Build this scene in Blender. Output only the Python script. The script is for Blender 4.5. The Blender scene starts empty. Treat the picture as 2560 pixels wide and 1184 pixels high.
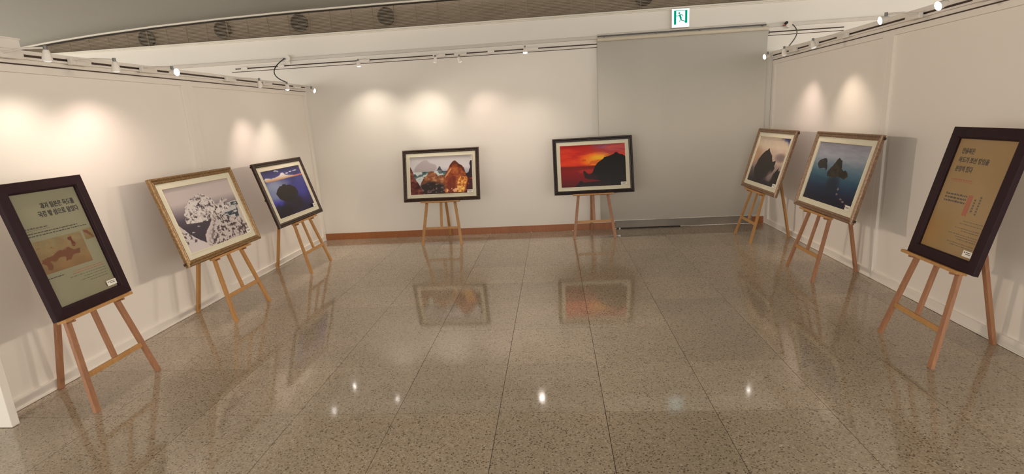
import bpy, math, random
import numpy as np
from mathutils import Vector, Matrix

# ------------------------------------------------------------------ camera, world, lights, exposure
scene = bpy.context.scene
COL = scene.collection
cam_data = bpy.data.cameras.new('camera')
cam = bpy.data.objects.new('camera', cam_data)
COL.objects.link(cam)
CAM_H, YAW, PITCH, ROLL = 1.6336, -0.087469, 0.222651, -0.058185
fwd0 = Vector((math.sin(YAW), math.cos(YAW), 0)); right0 = Vector((math.cos(YAW), -math.sin(YAW), 0)); up0 = Vector((0, 0, 1))
fwd = math.cos(PITCH)*fwd0 - math.sin(PITCH)*up0
upv = math.sin(PITCH)*fwd0 + math.cos(PITCH)*up0
rt = math.cos(ROLL)*right0 + math.sin(ROLL)*upv
uu = -math.sin(ROLL)*right0 + math.cos(ROLL)*upv
cm = Matrix((rt, uu, -fwd)).transposed().to_4x4()
cm.translation = (0, 0, CAM_H)
cam.matrix_world = cm
cam_data.sensor_fit = 'HORIZONTAL'; cam_data.sensor_width = 36.0
cam_data.lens = 1310.5/2560*36.0
cam_data.clip_start = 0.02; cam_data.clip_end = 100
scene.camera = cam

scene.view_settings.view_transform = 'Standard'
scene.view_settings.look = 'None'
scene.view_settings.exposure = 0.0
scene.view_settings.gamma = 1.0
scene.view_settings.use_curve_mapping = False

world = bpy.data.worlds.new('world'); scene.world = world; world.use_nodes = True
bg = world.node_tree.nodes['Background']
bg.inputs[0].default_value = (1.0, 0.935, 0.85, 1); bg.inputs[1].default_value = 3.15

def area(name, loc, size, power, color=(1, .9, .74), rot=(0, 0, 0)):
    l = bpy.data.lights.new(name, 'AREA'); l.shape = 'RECTANGLE'; l.size, l.size_y = size
    l.energy = power; l.color = color
    o = bpy.data.objects.new(name, l); o.location = loc; o.rotation_euler = rot; COL.objects.link(o)
    return o
# added fill lights for the hall floor, unseen above and behind the camera
area('hall_fill_light', (-2.0, -0.6, 3.1), (1.2, 1.2), 30)
area('hall_fill_light', (2.0, -0.6, 3.1), (1.2, 1.2), 30)
SPOT_SCALE = 1.0

# ------------------------------------------------------------------ materials
def new_mat(name):
    m = bpy.data.materials.new(name); m.use_nodes = True
    nt = m.node_tree; return m, nt, nt.nodes['Principled BSDF']
def noise(nt, scale, detail=3, vec=None, rough=.5, dist=0):
    n = nt.nodes.new('ShaderNodeTexNoise'); n.inputs['Scale'].default_value = scale
    n.inputs['Detail'].default_value = detail; n.inputs['Roughness'].default_value = rough
    n.inputs['Distortion'].default_value = dist
    if vec is not None: nt.links.new(vec, n.inputs['Vector'])
    return n
def ramp(nt, fac, stops):
    r = nt.nodes.new('ShaderNodeValToRGB'); e = r.color_ramp.elements
    while len(e) < len(stops): e.new(.5)
    for i, (p, c) in enumerate(stops): e[i].position = p; e[i].color = (*c, 1)
    nt.links.new(fac, r.inputs[0]); return r
def coord(nt, kind='Object', scale=(1, 1, 1)):
    t = nt.nodes.new('ShaderNodeTexCoord'); mp = nt.nodes.new('ShaderNodeMapping')
    mp.inputs['Scale'].default_value = scale
    nt.links.new(t.outputs[kind], mp.inputs['Vector']); return mp.outputs['Vector']
def bump(nt, height, bsdf, strength=.1, dist=.002):
    b = nt.nodes.new('ShaderNodeBump'); b.inputs['Strength'].default_value = strength; b.inputs['Distance'].default_value = dist
    nt.links.new(height, b.inputs['Height']); nt.links.new(b.outputs[0], bsdf.inputs['Normal'])
def plain(name, col, rough=.5, metal=0, var=.06, nscale=6, bstr=0, spec=.5):
    m, nt, b = new_mat(name)
    v = coord(nt); n = noise(nt, nscale, 4, v)
    r = ramp(nt, n.outputs[0], [(.3, tuple(c*(1-var) for c in col)), (.7, tuple(min(1, c*(1+var)) for c in col))])
    nt.links.new(r.outputs[0], b.inputs['Base Color'])
    b.inputs['Roughness'].default_value = rough; b.inputs['Metallic'].default_value = metal
    b.inputs['Specular IOR Level'].default_value = spec
    if bstr:
        n2 = noise(nt, nscale*30, 3, v); bump(nt, n2.outputs[0], b, bstr, .001)
    return m
def emis(name, col, strength):
    m = bpy.data.materials.new(name); m.use_nodes = True; nt = m.node_tree
    nt.nodes.remove(nt.nodes['Principled BSDF']); e = nt.nodes.new('ShaderNodeEmission')
    e.inputs[0].default_value = (*col, 1); e.inputs[1].default_value = strength
    nt.links.new(e.outputs[0], nt.nodes['Material Output'].inputs[0]); return m

M = {}
M['wall'] = plain('white_wall_paint', (.80, .765, .70), .55, var=.012, nscale=1.5, bstr=.06)
M['panel'] = plain('white_partition_paint', (.82, .775, .71), .45, var=.012, nscale=1.5, bstr=.05)
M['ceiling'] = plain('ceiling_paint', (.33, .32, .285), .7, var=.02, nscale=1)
M['cream'] = plain('cream_moulding_paint', (.74, .705, .62), .5, var=.03)
M['trunk'] = plain('grey_white_trunking', (.62, .58, .52), .5, var=.03)
M['slat'] = plain('brown_louvre_slat', (.33, .265, .185), .5, var=.08, nscale=3)
M['louvre_back'] = plain('louvre_backing', (.25, .195, .14), .8, var=.1)
M['vent_dark'] = plain('dark_outlet', (.035, .028, .02), .7, var=.1)
M['gap'] = plain('gap_shade_paint', (.03, .022, .015), .8)  # painted shade between ceiling lip and louvres
M['slot'] = plain('track_slot_and_rail_shade', (.06, .035, .025), .6, var=.2, nscale=3)
M['whitemetal'] = plain('white_metal', (.78, .74, .68), .4, var=.03)
M['blind'] = plain('roller_blind_fabric', (.72, .69, .62), .8, var=.015, nscale=2, bstr=.1)
M['blind_tube'] = plain('roller_tube_fabric', (.62, .56, .45), .6, var=.03)
M['rod'] = plain('dark_steel_rod', (.16, .16, .16), .4, metal=.6)
M['black'] = plain('black_plastic', (.015, .015, .015), .5)
M['redwire'] = plain('red_wire', (.4, .03, .02), .5)
M['skirt_grey'] = plain('grey_skirting', (.25, .215, .18), .35, var=.15, nscale=3)
M['paper'] = plain('white_paper', (.85, .86, .88), .6)
M['mat'] = plain('cream_mat_board', (.70, .665, .52), .8, var=.03, nscale=8, bstr=.15)
M['matlip'] = plain('mat_inner_lip', (.80, .74, .56), .6, var=.03)
M['tagpaper'] = plain('title_tag_card', (.82, .80, .72), .6, var=.02)
M['ink'] = plain('black_ink', (.035, .03, .03), .7)
M['inkgrey'] = plain('grey_ink', (.11, .085, .065), .7)
M['inkgreen'] = plain('faded_green_ink', (.13, .14, .08), .7)
M['inkred'] = plain('red_ink', (.38, .10, .04), .7)
M['bulb'] = emis('lamp_glow', (1.0, .93, .84), 26.0)
M['bulb_dim'] = emis('lamp_glow_low', (1.0, .93, .84), .8)

def wood(name, c1, c2, rough=.45):
    m, nt, b = new_mat(name)
    v = coord(nt, 'Object', (14, 14, 1.2)); n = noise(nt, 3.2, 6, v, .6, 1.2)
    v2 = coord(nt, 'Object', (2, 2, 2)); n2 = noise(nt, 1.5, 2, v2)
    mx = nt.nodes.new('ShaderNodeMath'); mx.operation = 'MULTIPLY_ADD'; mx.inputs[1].default_value = .35
    nt.links.new(n2.outputs[0], mx.inputs[0]); nt.links.new(n.outputs[0], mx.inputs[2])
    r = ramp(nt, mx.outputs[0], [(.38, c1), (.55, tuple((a+b_)/2 for a, b_ in zip(c1, c2))), (.85, c2)])
    nt.links.new(r.outputs[0], b.inputs['Base Color']); b.inputs['Roughness'].default_value = rough
    bump(nt, n.outputs[0], b, .12, .001); return m
M['pine'] = wood('pine_wood', (.33, .155, .045), (.50, .265, .09))
M['pine_red'] = wood('reddish_pine_wood', (.24, .10, .05), (.40, .195, .10))
M['skirt_brown'] = wood('brown_wood_skirting', (.26, .085, .025), (.36, .13, .045), .35)

def frame_mat(name, base, fleck, metal, lo=.45, hi=.62, sc=60, rough=.35):
    m, nt, b = new_mat(name)
    v = coord(nt); n = noise(nt, sc, 5, v, .7)
    r = ramp(nt, n.outputs[0], [(lo, base), (hi, fleck)])
    nt.links.new(r.outputs[0], b.inputs['Base Color'])
    b.inputs['Roughness'].default_value = rough; b.inputs['Metallic'].default_value = metal
    if metal == 0: b.inputs['Specular IOR Level'].default_value = .18
    bump(nt, n.outputs[0], b, .35, .002); return m
M['frame_gold'] = frame_mat('antique_gold_moulding', (.20, .115, .045), (.36, .22, .095), .35)
M['frame_bronze'] = frame_mat('bronze_moulding', (.20, .12, .07), (.33, .21, .13), .3)
M['frame_dark'] = frame_mat('dark_brown_moulding', (.030, .016, .012), (.13, .07, .035), .2, .48, .75)
M['frame_black'] = frame_mat('black_purple_moulding', (.018, .012, .014), (.075, .055, .045), .2, .48, .75)
M['frame_plain'] = frame_mat('plain_dark_maroon_moulding', (.020, .008, .011), (.028, .012, .015), 0, .3, .7, 20, .5)

def glass_mat():
    m = bpy.data.materials.new('picture_glass'); m.use_nodes = True; nt = m.node_tree
    nt.nodes.remove(nt.nodes['Principled BSDF'])
    g = nt.nodes.new('ShaderNodeBsdfGlossy'); g.inputs['Roughness'].default_value = .09
    t = nt.nodes.new('ShaderNodeBsdfTransparent'); f = nt.nodes.new('ShaderNodeFresnel'); f.inputs[0].default_value = 1.45
    x = nt.nodes.new('ShaderNodeMixShader'); ge = nt.nodes.new('ShaderNodeNewGeometry')
    fr = nt.nodes.new('ShaderNodeMath'); fr.operation = 'SUBTRACT'; fr.inputs[0].default_value = 1; nt.links.new(ge.outputs['Backfacing'], fr.inputs[1])
    fm = nt.nodes.new('ShaderNodeMath'); fm.operation = 'MULTIPLY'; nt.links.new(f.outputs[0], fm.inputs[0]); nt.links.new(fr.outputs[0], fm.inputs[1])
    nt.links.new(fm.outputs[0], x.inputs[0]); nt.links.new(t.outputs[0], x.inputs[1]); nt.links.new(g.outputs[0], x.inputs[2])
    nt.links.new(x.outputs[0], nt.nodes['Material Output'].inputs[0]); return m
M['glass'] = glass_mat()

def granite():
    m, nt, b = new_mat('polished_granite')
    tc = nt.nodes.new('ShaderNodeTexCoord'); oi = nt.nodes.new('ShaderNodeObjectInfo')
    geo = nt.nodes.new('ShaderNodeNewGeometry')
    # world-size speckle, shifted per tile so that neighbouring tiles do not continue each other
    add = nt.nodes.new('ShaderNodeVectorMath'); add.operation = 'ADD'
    sc = nt.nodes.new('ShaderNodeVectorMath'); sc.operation = 'SCALE'; sc.inputs['Scale'].default_value = 37.0
    cmb = nt.nodes.new('ShaderNodeCombineXYZ')
    for i in range(3): nt.links.new(oi.outputs['Random'], cmb.inputs[i])
    nt.links.new(cmb.outputs[0], sc.inputs[0]); nt.links.new(geo.outputs['Position'], add.inputs[0]); nt.links.new(sc.outputs[0], add.inputs[1])
    vec = add.outputs[0]
    vo = nt.nodes.new('ShaderNodeTexVoronoi'); vo.inputs['Scale'].default_value = 150; nt.links.new(vec, vo.inputs['Vector'])
    sep = nt.nodes.new('ShaderNodeSeparateColor'); nt.links.new(vo.outputs['Color'], sep.inputs[0])
    n1 = noise(nt, 70, 4, vec, .65, .6)
    r1 = ramp(nt, sep.outputs[0], [(0, (.12, .09, .06)), (.07, (.18, .14, .10)), (.11, (.35, .29, .215)), (.55, (.39, .325, .245)), (.88, (.43, .365, .285)), (1, (.52, .455, .37))])
    r2 = ramp(nt, n1.outputs[0], [(.34, (.55, .52, .48)), (.43, (1, 1, 1)), (.60, (1, 1, 1)), (.72, (1.35, 1.3, 1.25))])
    mul = nt.nodes.new('ShaderNodeMix'); mul.data_type = 'RGBA'; mul.blend_type = 'MULTIPLY'; mul.inputs[0].default_value = 1
    nt.links.new(r1.outputs[0], mul.inputs[6]); nt.links.new(r2.outputs[0], mul.inputs[7])
    n3 = noise(nt, 1.1, 3, geo.outputs['Position'], .6)
    r3 = ramp(nt, n3.outputs[0], [(.3, (.90, .90, .89)), (.7, (1.08, 1.06, 1.05))])
    mul2 = nt.nodes.new('ShaderNodeMix'); mul2.data_type = 'RGBA'; mul2.blend_type = 'MULTIPLY'; mul2.inputs[0].default_value = 1
    nt.links.new(mul.outputs[2], mul2.inputs[6]); nt.links.new(r3.outputs[0], mul2.inputs[7])
    r4 = ramp(nt, oi.outputs['Random'], [(0, (.89, .87, .84)), (.5, (.985, .97, .95)), (1, (1.08, 1.05, 1.02))])
    mul3 = nt.nodes.new('ShaderNodeMix'); mul3.data_type = 'RGBA'; mul3.blend_type = 'MULTIPLY'; mul3.inputs[0].default_value = 1
    nt.links.new(mul2.outputs[2], mul3.inputs[6]); nt.links.new(r4.outputs[0], mul3.inputs[7])
    nt.links.new(mul3.outputs[2], b.inputs['Base Color'])
    n4 = noise(nt, 25, 3, vec)
    rr = ramp(nt, n4.outputs[0], [(.3, (.055,)*3), (.7, (.095,)*3)])
    nt.links.new(rr.outputs[0], b.inputs['Roughness'])
    b.inputs['Specular IOR Level'].default_value = .9
    bump(nt, n1.outputs[0], b, .02, .0005)
    return m
M['granite'] = granite()
M['grout'] = plain('dark_grout', (.05, .038, .028), .8)

def colattr(name='printed_picture', rough=.35):
    m, nt, b = new_mat(name); a = nt.nodes.new('ShaderNodeAttribute'); a.attribute_name = 'Col'
    nt.links.new(a.outputs['Color'], b.inputs['Base Color']); b.inputs['Roughness'].default_value = rough
    b.inputs['Specular IOR Level'].default_value = .35
    return m
M['print'] = colattr()

# ------------------------------------------------------------------ mesh helpers
class MB:
    def __init__(s): s.v = []; s.f = []; s.smooth = []
    def add(s, vs, fs, smooth=False):
        o = len(s.v); s.v += [tuple(p) for p in vs]
        s.f += [tuple(o+i for i in f) for f in fs]; s.smooth += [smooth]*len(fs); return s
    def box(s, lo, hi):
        x0, y0, z0 = lo; x1, y1, z1 = hi
        return s.add([(x0,y0,z0),(x1,y0,z0),(x1,y1,z0),(x0,y1,z0),(x0,y0,z1),(x1,y0,z1),(x1,y1,z1),(x0,y1,z1)],
                     [(0,3,2,1),(4,5,6,7),(0,1,5,4),(1,2,6,5),(2,3,7,6),(3,0,4,7)])
    def beam(s, a, b, w, t, n=(0, -1, 0), flat=False):
        """bar from a to b, w wide across, t thick along the direction n; flat: cut the a end level at z=0"""
        a = Vector(a); b = Vector(b); d = (b-a).normalized(); n = Vector(n)
        n = (n-d*n.dot(d)).normalized(); c = d.cross(n)
        q = [(-1,-1),(1,-1),(1,1),(-1,1)]; vs = []
        for p, e in ((a, flat), (b, False)):
            for i, j in q:
                x = p+c*(w/2*i)+n*(t/2*j)
                if e: x = x-d*(x.z/d.z)
                vs.append(x)
        return s.add(vs, [(0,3,2,1),(4,5,6,7),(0,1,5,4),(1,2,6,5),(2,3,7,6),(3,0,4,7)])
    def cyl(s, a, b, r, r2=None, n=16, caps=True):
        a = Vector(a); b = Vector(b); r2 = r if r2 is None else r2; d = (b-a).normalized()
        x = d.orthogonal().normalized(); y = d.cross(x)
        vs = [a+(x*math.cos(t)+y*math.sin(t))*r for t in [2*math.pi*i/n for i in range(n)]]
        vs += [b+(x*math.cos(t)+y*math.sin(t))*r2 for t in [2*math.pi*i/n for i in range(n)]]
        s.add(vs, [(i, (i+1) % n, n+(i+1) % n, n+i) for i in range(n)], True)
        if caps:
            s.add(vs[:n], [tuple(range(n))[::-1]]); s.add(vs[n:], [tuple(range(n))])
        return s
    def tube(s, pts, r, n=8):
        pts = [Vector(p) for p in pts]; rings = []
        for i, p in enumerate(pts):
            d = (pts[min(i+1, len(pts)-1)]-pts[max(i-1, 0)]).normalized()
            x = d.cross(Vector((.3, .5, .81))).normalized(); y = d.cross(x)
            rings.append([p+(x*math.cos(t)+y*math.sin(t))*r for t in [2*math.pi*k/n for k in range(n)]])
        fs = []
        for i in range(len(pts)-1):
            for k in range(n): fs.append((i*n+k, i*n+(k+1) % n, (i+1)*n+(k+1) % n, (i+1)*n+k))
        s.add([v for rg in rings for v in rg], fs, True)
        s.add(rings[0], [tuple(range(n))[::-1]]); s.add(rings[-1], [tuple(range(n))]); return s
    def mesh(s, name, mat):
        me = bpy.data.meshes.new(name); me.from_pydata(s.v, [], s.f)
        me.polygons.foreach_set('use_smooth', s.smooth); me.materials.append(mat); me.update()
        return me
    def build(s, name, mat, parent=None, bevel=0):
        o = bpy.data.objects.new(name, s.mesh(name, mat)); COL.objects.link(o)
        if parent: o.parent = parent
        if bevel:
            b = o.modifiers.new('bevel', 'BEVEL'); b.width = bevel; b.segments = 2; b.limit_method = 'ANGLE'
        return o
def tag(o, label=None, cat=None, group=None, kind=None):
    if label: o['label'] = label
    if cat: o['category'] = cat
    if group: o['group'] = group
    if kind: o['kind'] = kind
    return o
def empty(name, loc, rz=0):
    o = bpy.data.objects.new(name, None); o.location = loc; o.rotation_euler = (0, 0, rz); o.empty_display_size = .1
    COL.objects.link(o); return o
def struct(o): o['kind'] = 'structure'; return o

YB, XL, XR = 7.477, -3.453, 2.832
RA = -0.01044      # the right partition stands a hair out of square

# ------------------------------------------------------------------ floor: granite tiles 0.6 m
GX, GY, T = -2.1668, 2.6775, .6
floor = struct(MB().box((-9, -6, -.06), (9, YB, -.009)).build('floor', M['grout']))
gap = .0028
def tile_mesh():
    mb = MB(); h = T/2-gap/2; c = .0001
    lo = [(-h, -h), (h, -h), (h, h), (-h, h)]; hi = [(-h+c, -h+c), (h-c, -h+c), (h-c, h-c), (-h+c, h-c)]
    vs = [(x, y, -.018) for x, y in lo]+[(x, y, -c) for x, y in lo]+[(x, y, 0) for x, y in hi]
    fs = [(8, 9, 10, 11)]+[(i, (i+1) % 4, 4+(i+1) % 4, 4+i) for i in range(4)]+[(4+i, 4+(i+1) % 4, 8+(i+1) % 4, 8+i) for i in range(4)]
    mb.add(vs, fs); return mb.mesh('floor_tile', M['granite'])
tm = tile_mesh(); rnd = random.Random(4)
first = True
for j in range(-3, 8):
    for i in range(-4, 10):
        o = bpy.data.objects.new('floor_tile', tm); o.parent = floor
        o.location = (GX+T*(i+.5), GY+T*(j+.5), 0)
        o.rotation_euler = (rnd.uniform(-1, 1)*.0006, rnd.uniform(-1, 1)*.0006, rnd.choice((0, math.pi)))
        COL.objects.link(o)
rest = MB(); h = T/2-gap/2
for j in range(-14, 8):
    for i in range(-12, 19):
        if -4 <= i < 10 and j >= -3: continue
        x, y = GX+T*(i+.5), GY+T*(j+.5)
        if abs(x)+h > 9 or y-h < -6: continue
        rest.box((x-h, y-h, -.018), (x+h, y+h, 0))
o = rest.build('far_floor_tiles', M['granite'], floor); o['kind'] = 'stuff'

# ------------------------------------------------------------------ back wall, louvre band, vaulted ceiling
wb = struct(MB().box((-9, YB, 0), (9, YB+.12, 2.905)).build('wall_back', M['wall']))
struct(MB().box((-3.47, YB-.014, 0), (.84, YB, .095)).build('baseboard_back', M['skirt_brown'], bevel=.002))
struct(MB().box((.842, YB-.012, .006), (2.74, YB, .118)).build('baseboard_back', M['skirt_grey'], bevel=.002))
struct(MB().box((2.742, YB-.014, 0), (2.895, YB, .097)).build('baseboard_back', M['skirt_brown'], bevel=.002))
struct(MB().box((-9, YB-.045, 2.898), (9, YB+.10, 2.918)).build('trim_1', M['cream'], bevel=.004))
struct(MB().box((-9, YB-.02, 2.885), (9, YB+.0, 2.899)).build('trim_1', M['cream'], bevel=.003))
prof = [(-9, 2.82), (-8.4, 2.915), (-7.835, 3.0), (-7.16, 3.070), (-6.4, 3.128), (-5.5, 3.176), (-4.55, 3.208), (-3.66, 3.228), (-2.3, 3.240), (-1.0, 3.243), (1, 3.243), (4, 3.235), (9, 3.2)]
def czs(x):
    for (a, za), (b, zb) in zip(prof, prof[1:]):
        if a <= x <= b: return za+(zb-za)*(x-a)/(b-a)
xs = [-9+.25*i for i in range(73)]
# ceiling of long boards running along the vault
ceil = MB(); n = len(xs)
ys = [7.44, -6]
vs = [(x, y, czs(x)) for y in ys for x in xs]+[(x, y, czs(x)+.08) for y in ys for x in xs]
fs = [(i, i+1, n+i+1, n+i) for i in range(n-1)]+[(2*n+i+1, 2*n+i, 3*n+i, 3*n+i+1) for i in range(n-1)]+[(i+1, i, 2*n+i, 2*n+i+1) for i in range(n-1)]
ceil.add(vs, fs, False)
cl = struct(ceil.build('ceiling', M['ceiling']))
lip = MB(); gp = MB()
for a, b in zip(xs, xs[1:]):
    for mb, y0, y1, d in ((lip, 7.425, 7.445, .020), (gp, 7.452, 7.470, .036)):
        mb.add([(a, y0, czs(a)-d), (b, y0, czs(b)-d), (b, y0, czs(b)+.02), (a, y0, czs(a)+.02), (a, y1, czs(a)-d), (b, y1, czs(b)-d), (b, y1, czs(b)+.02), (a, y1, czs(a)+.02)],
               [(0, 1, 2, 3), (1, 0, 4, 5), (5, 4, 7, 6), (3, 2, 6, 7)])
struct(lip.build('trim_2', M['cream'])); struct(gp.build('trim_gap_shade', M['gap']))  # the second is a dark strip that stands in for shade under the lip
# ceiling board joints: shallow ridges between the boards, as far as they can be told apart
band = struct(MB().box((-9, 7.545, 2.90), (9, 7.62, 3.36)).build('wall_back', M['louvre_back']))
P = .30
lm = MB()
for k in range(19):
    z = 2.922+.0185*k; lm.add([(0.004, 7.487, z), (P-.004, 7.487, z), (P-.004, 7.495, z+.006), (.004, 7.495, z+.006), (0.004, 7.487, z+.006), (P-.004, 7.487, z+.006)],
                             [(0, 1, 2, 3), (1, 0, 4, 5), (4, 5, 2, 3)])
for x in (.001, P-.004): lm.box((x, 7.4865, 2.918), (x+.002, 7.498, 3.27))
for p in lm.v: pass
lmesh = lm.mesh('louvre_panel', M['slat'])
for k in range(-30, 30):
    x = -.286+P*k
    if x < -9 or x+P > 9: continue
    o = bpy.data.objects.new('louvre_panel', lmesh); o.location = (x, 0, 0); o.parent = band; COL.objects.link(o)
for k, (x, z, w) in enumerate([(-5.72, 3.03, 'leftmost'), (-4.57, 3.075, 'second from left'), (-3.447, 3.087, 'third from left'), (-2.21, 3.085, 'rightmost of the four fully seen'), (1.26, 3.085, 'cut by the picture top near the exit sign')]):
    t = empty('round_air_outlet', (x, 7.524, z-.11))
    tag(t, ('round dark outlet behind brown louvre band, %s' % w), 'air outlet', 'round outlets behind the louvre band')
    MB().cyl((0, .022, .11), (0, -.004, .11), .114, n=32).build('outlet_face', M['vent_dark'], t)
    rg = MB()
    for a in range(24):
        a0, a1 = 2*math.pi*a/24, 2*math.pi*(a+1)/24
        q = []
        for yy in (-.022, -.004):
            for r_, aa in ((.100, a0), (.118, a0), (.118, a1), (.100, a1)): q.append((r_*math.cos(aa), yy, .11+r_*math.sin(aa)))
        rg.add(q, [(0, 1, 2, 3), (7, 6, 5, 4), (1, 5, 6, 2), (0, 3, 7, 4)])
    rg.build('rim', M['vent_dark'], t)

# ------------------------------------------------------------------ trunking and tracks on the back wall
o = MB().box((-9, YB-.028, 2.590), (.64, YB, 2.632)).build('trim_4', M['trunk'], bevel=.004); struct(o)
o = MB().box((2.80, YB-.028, 2.590), (9, YB, 2.632)).build('trim_4', M['trunk'], bevel=.004); struct(o)
o = MB().box((.64, YB-.03, 2.605), (2.80, YB, 2.652)).build('trim_4', M['trunk'], bevel=.004); struct(o)

def track(root, x0, x1, zc, sy, h=.045, d=.026):
    """white metal lighting track with an open dark slot; runs along local x, stands out along local y (sy=-1 or 1)"""
    def bx(a, b, ya, yb): y = sorted((ya*sy, yb*sy)); return (x0, y[0], a), (x1, y[1], b)
    MB().box(*bx(zc+.008, zc+h/2, 0, d)).build('top_flange', M['whitemetal'], root)
    MB().box(*bx(zc-h/2, zc-.008, 0, d)).build('bottom_flange', M['whitemetal'], root)
    MB().box(*bx(zc-.008, zc+.008, 0, .006)).build('slot', M['slot'], root)
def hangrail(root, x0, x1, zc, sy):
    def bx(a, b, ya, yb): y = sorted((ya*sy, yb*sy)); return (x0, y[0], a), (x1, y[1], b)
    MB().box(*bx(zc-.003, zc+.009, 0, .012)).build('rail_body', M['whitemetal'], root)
    MB().box(*bx(zc-.011, zc-.003, 0, .004)).build('rail_shade', M['slot'], root)  # dark strip painting in the shadow below the rail
for (a, b, w) in ((-4.45, .632, 'left part of the back wall above two easels'), (2.85, 3.78, 'back wall right of the roller blind')):
    r = empty('lighting_track', (0, YB, 0)); track(r, a, b, 2.528, -1)
    tag(r, 'white lighting track with dark slot along '+w, 'lighting track')
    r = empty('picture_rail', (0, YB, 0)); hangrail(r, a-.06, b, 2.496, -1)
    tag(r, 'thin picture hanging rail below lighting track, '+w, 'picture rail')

# ------------------------------------------------------------------ free-standing white partitions
def partition(name, root_loc, rz, side, y0, y1, zin0, zin1, ztop, seam, stile=.08):
    """panel running along local y from y0 to y1; its face looks along side (+1: +x, -1: -x); local x=0 is the face"""
    root = empty(name, root_loc, rz); root['kind'] = 'structure'
    def bx(xa, xb, ya, yb, za, zb):
        x = sorted((-xa*side, -xb*side)); return MB().box((x[0], ya, za), (x[1], yb, zb))
    segs = [(y0, seam), (seam, y1)]
    for a, b in segs:
        a2, b2 = a+.0008, b-.0008
        bx(.022, .05, a2+.01, b2-.01, zin0-.02, zin1+.02).build('panel_board', M['panel'], root)
        bx(0, .055, a2, a2+stile, 0.004, ztop).build('stile', M['panel'], root, bevel=.0025)
        bx(0, .055, b2-stile, b2, 0.004, ztop).build('stile', M['panel'], root, bevel=.0025)
        bx(0, .055, a2+stile, b2-stile, 0.004, zin0).build('bottom_rail', M['panel'], root, bevel=.0025)
        bx(-.007, 0, a2, b2, .003, .013).build('highlight_bead', M['panel'], root)  # bead added to catch light as a bright line along the floor
        bx(0, .055, a2+stile, b2-stile, zin1, ztop).build('top_rail', M['panel'], root, bevel=.0025)
    return root
partition('wall_left', (XL, 0, 0), 0, 1, 2.617, 7.45, .072, 2.105, 2.25, 4.945)
partition('wall_right', (XR, 0, 0), RA, -1, 2.45, 7.465, .075, 2.128, 2.285, 4.97)
fin = MB().box((-4.7, 2.565, 0.003), (-3.283, 2.613, 2.25)).build('wall_left', M['panel'], bevel=.003); struct(fin)
# tracks on the partitions
r = empty('lighting_track', (XL, 0, 0), 0)
r.rotation_euler = (0, 0, math.pi/2); track(r, 2.63, 7.42, 2.212, -1); tag(r, 'white lighting track with dark slot along the top of the left partition', 'lighting track')
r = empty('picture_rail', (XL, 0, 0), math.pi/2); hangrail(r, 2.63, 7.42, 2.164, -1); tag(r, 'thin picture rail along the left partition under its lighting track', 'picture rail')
r = empty('lighting_track', (XR, 0, 0), math.pi/2+RA); track(r, 2.47, 7.44, 2.232, 1); tag(r, 'white lighting track with dark slot along the top of the right partition', 'lighting track')
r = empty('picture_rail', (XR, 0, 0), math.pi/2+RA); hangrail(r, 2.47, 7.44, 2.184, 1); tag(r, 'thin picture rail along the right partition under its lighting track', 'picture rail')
# box on top of the left partition
t = empty('driver_box', (-3.48, 3.18, 2.25))
MB().box((-.03, -.30, 0), (.03, .20, .065)).build('box_body', M['whitemetal'], t, bevel=.006)
MB().box((-.034, -.304, .062), (.034, .204, .072)).build('lid', M['whitemetal'], t, bevel=.003)
tag(t, 'long white box lying on top of the left partition at the picture edge', 'box')

# ------------------------------------------------------------------ roller blind on the back wall
rb = empty('roller_blind', (.635, YB, 0))
W = 2.19
MB().cyl((0, -.05, 2.577), (W, -.05, 2.577), .026, n=24).build('roller_tube', M['blind_tube'], rb)
fb = MB(); N = 24
for i in range(N):
    x0, x1 = W*i/N, W*(i+1)/N; q = lambda x: -.034+.003*math.sin(x*5)+.002*math.sin(x*13)
    fb.add([(x0, q(x0), .120), (x1, q(x1), .120), (x1, q(x1), 2.565), (x0, q(x0), 2.565), (x0, q(x0)+.002, .120), (x1, q(x1)+.002, .120), (x1, q(x1)+.002, 2.565), (x0, q(x0)+.002, 2.565)],
           [(0, 1, 2, 3), (5, 4, 7, 6), (1, 0, 4, 5), (3, 2, 6, 7)], True)
fb.build('fabric', M['blind'], rb)
MB().cyl((0, -.033, .122), (W, -.033, .122), .0045, n=12).build('hem_bar', M['blind'], rb)
for x in (.09, .77, 1.33, 2.12):
    MB().box((x-.012, -.06, 2.598), (x+.012, -.0302, 2.612)).box((x-.008, -.045, 2.585), (x+.008, -.0302, 2.60)).build('bracket', M['rod'], rb)
tag(rb, 'plain off-white roller blind hanging to skirting height behind the sunset picture', 'roller blind')
hr = MB().cyl((.0, 0, 0), (2.16, 0, 0), .009, n=12).build('steel_rod', M['rod']); hr.location = (.64, YB-.04, 2.621)
tag(hr, 'dark steel rod above the roller blind under the exit sign', 'rod')

# ------------------------------------------------------------------ exit sign
es = empty('exit_sign', (1.712, YB, 2.655))
MB().box((-.117, -.05, 0), (.117, 0, .240)).build('housing', M['whitemetal'], es, bevel=.008)
M['signwhite'] = emis('lit_sign_white', (.90, 1.0, .97), 1.6)
M['signgreen'] = emis('lit_sign_green', (.0, .34, .20), 1.0)
MB().box((-.108, -.053, .009), (.108, -.050, .231)).build('lit_face', M['signwhite'], es)
g = MB()
def sq(pts, y=-.0545):
    c = len(pts); g.add([(x, y, z) for x, z in pts]+[(x, y+.0012, z) for x, z in pts], [tuple(range(c)), tuple(range(2*c-1, c-1, -1))]+[((i+1) % c, i, c+i, c+(i+1) % c) for i in range(c)])
def sb(x0, x1, z0, z1): sq([(x0, z0), (x1, z0), (x1, z1), (x0, z1)])
sb(-.085, -.056, .042, .214); sb(.056, .085, .056, .214); sb(-.056, .056, .206, .214)
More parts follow.
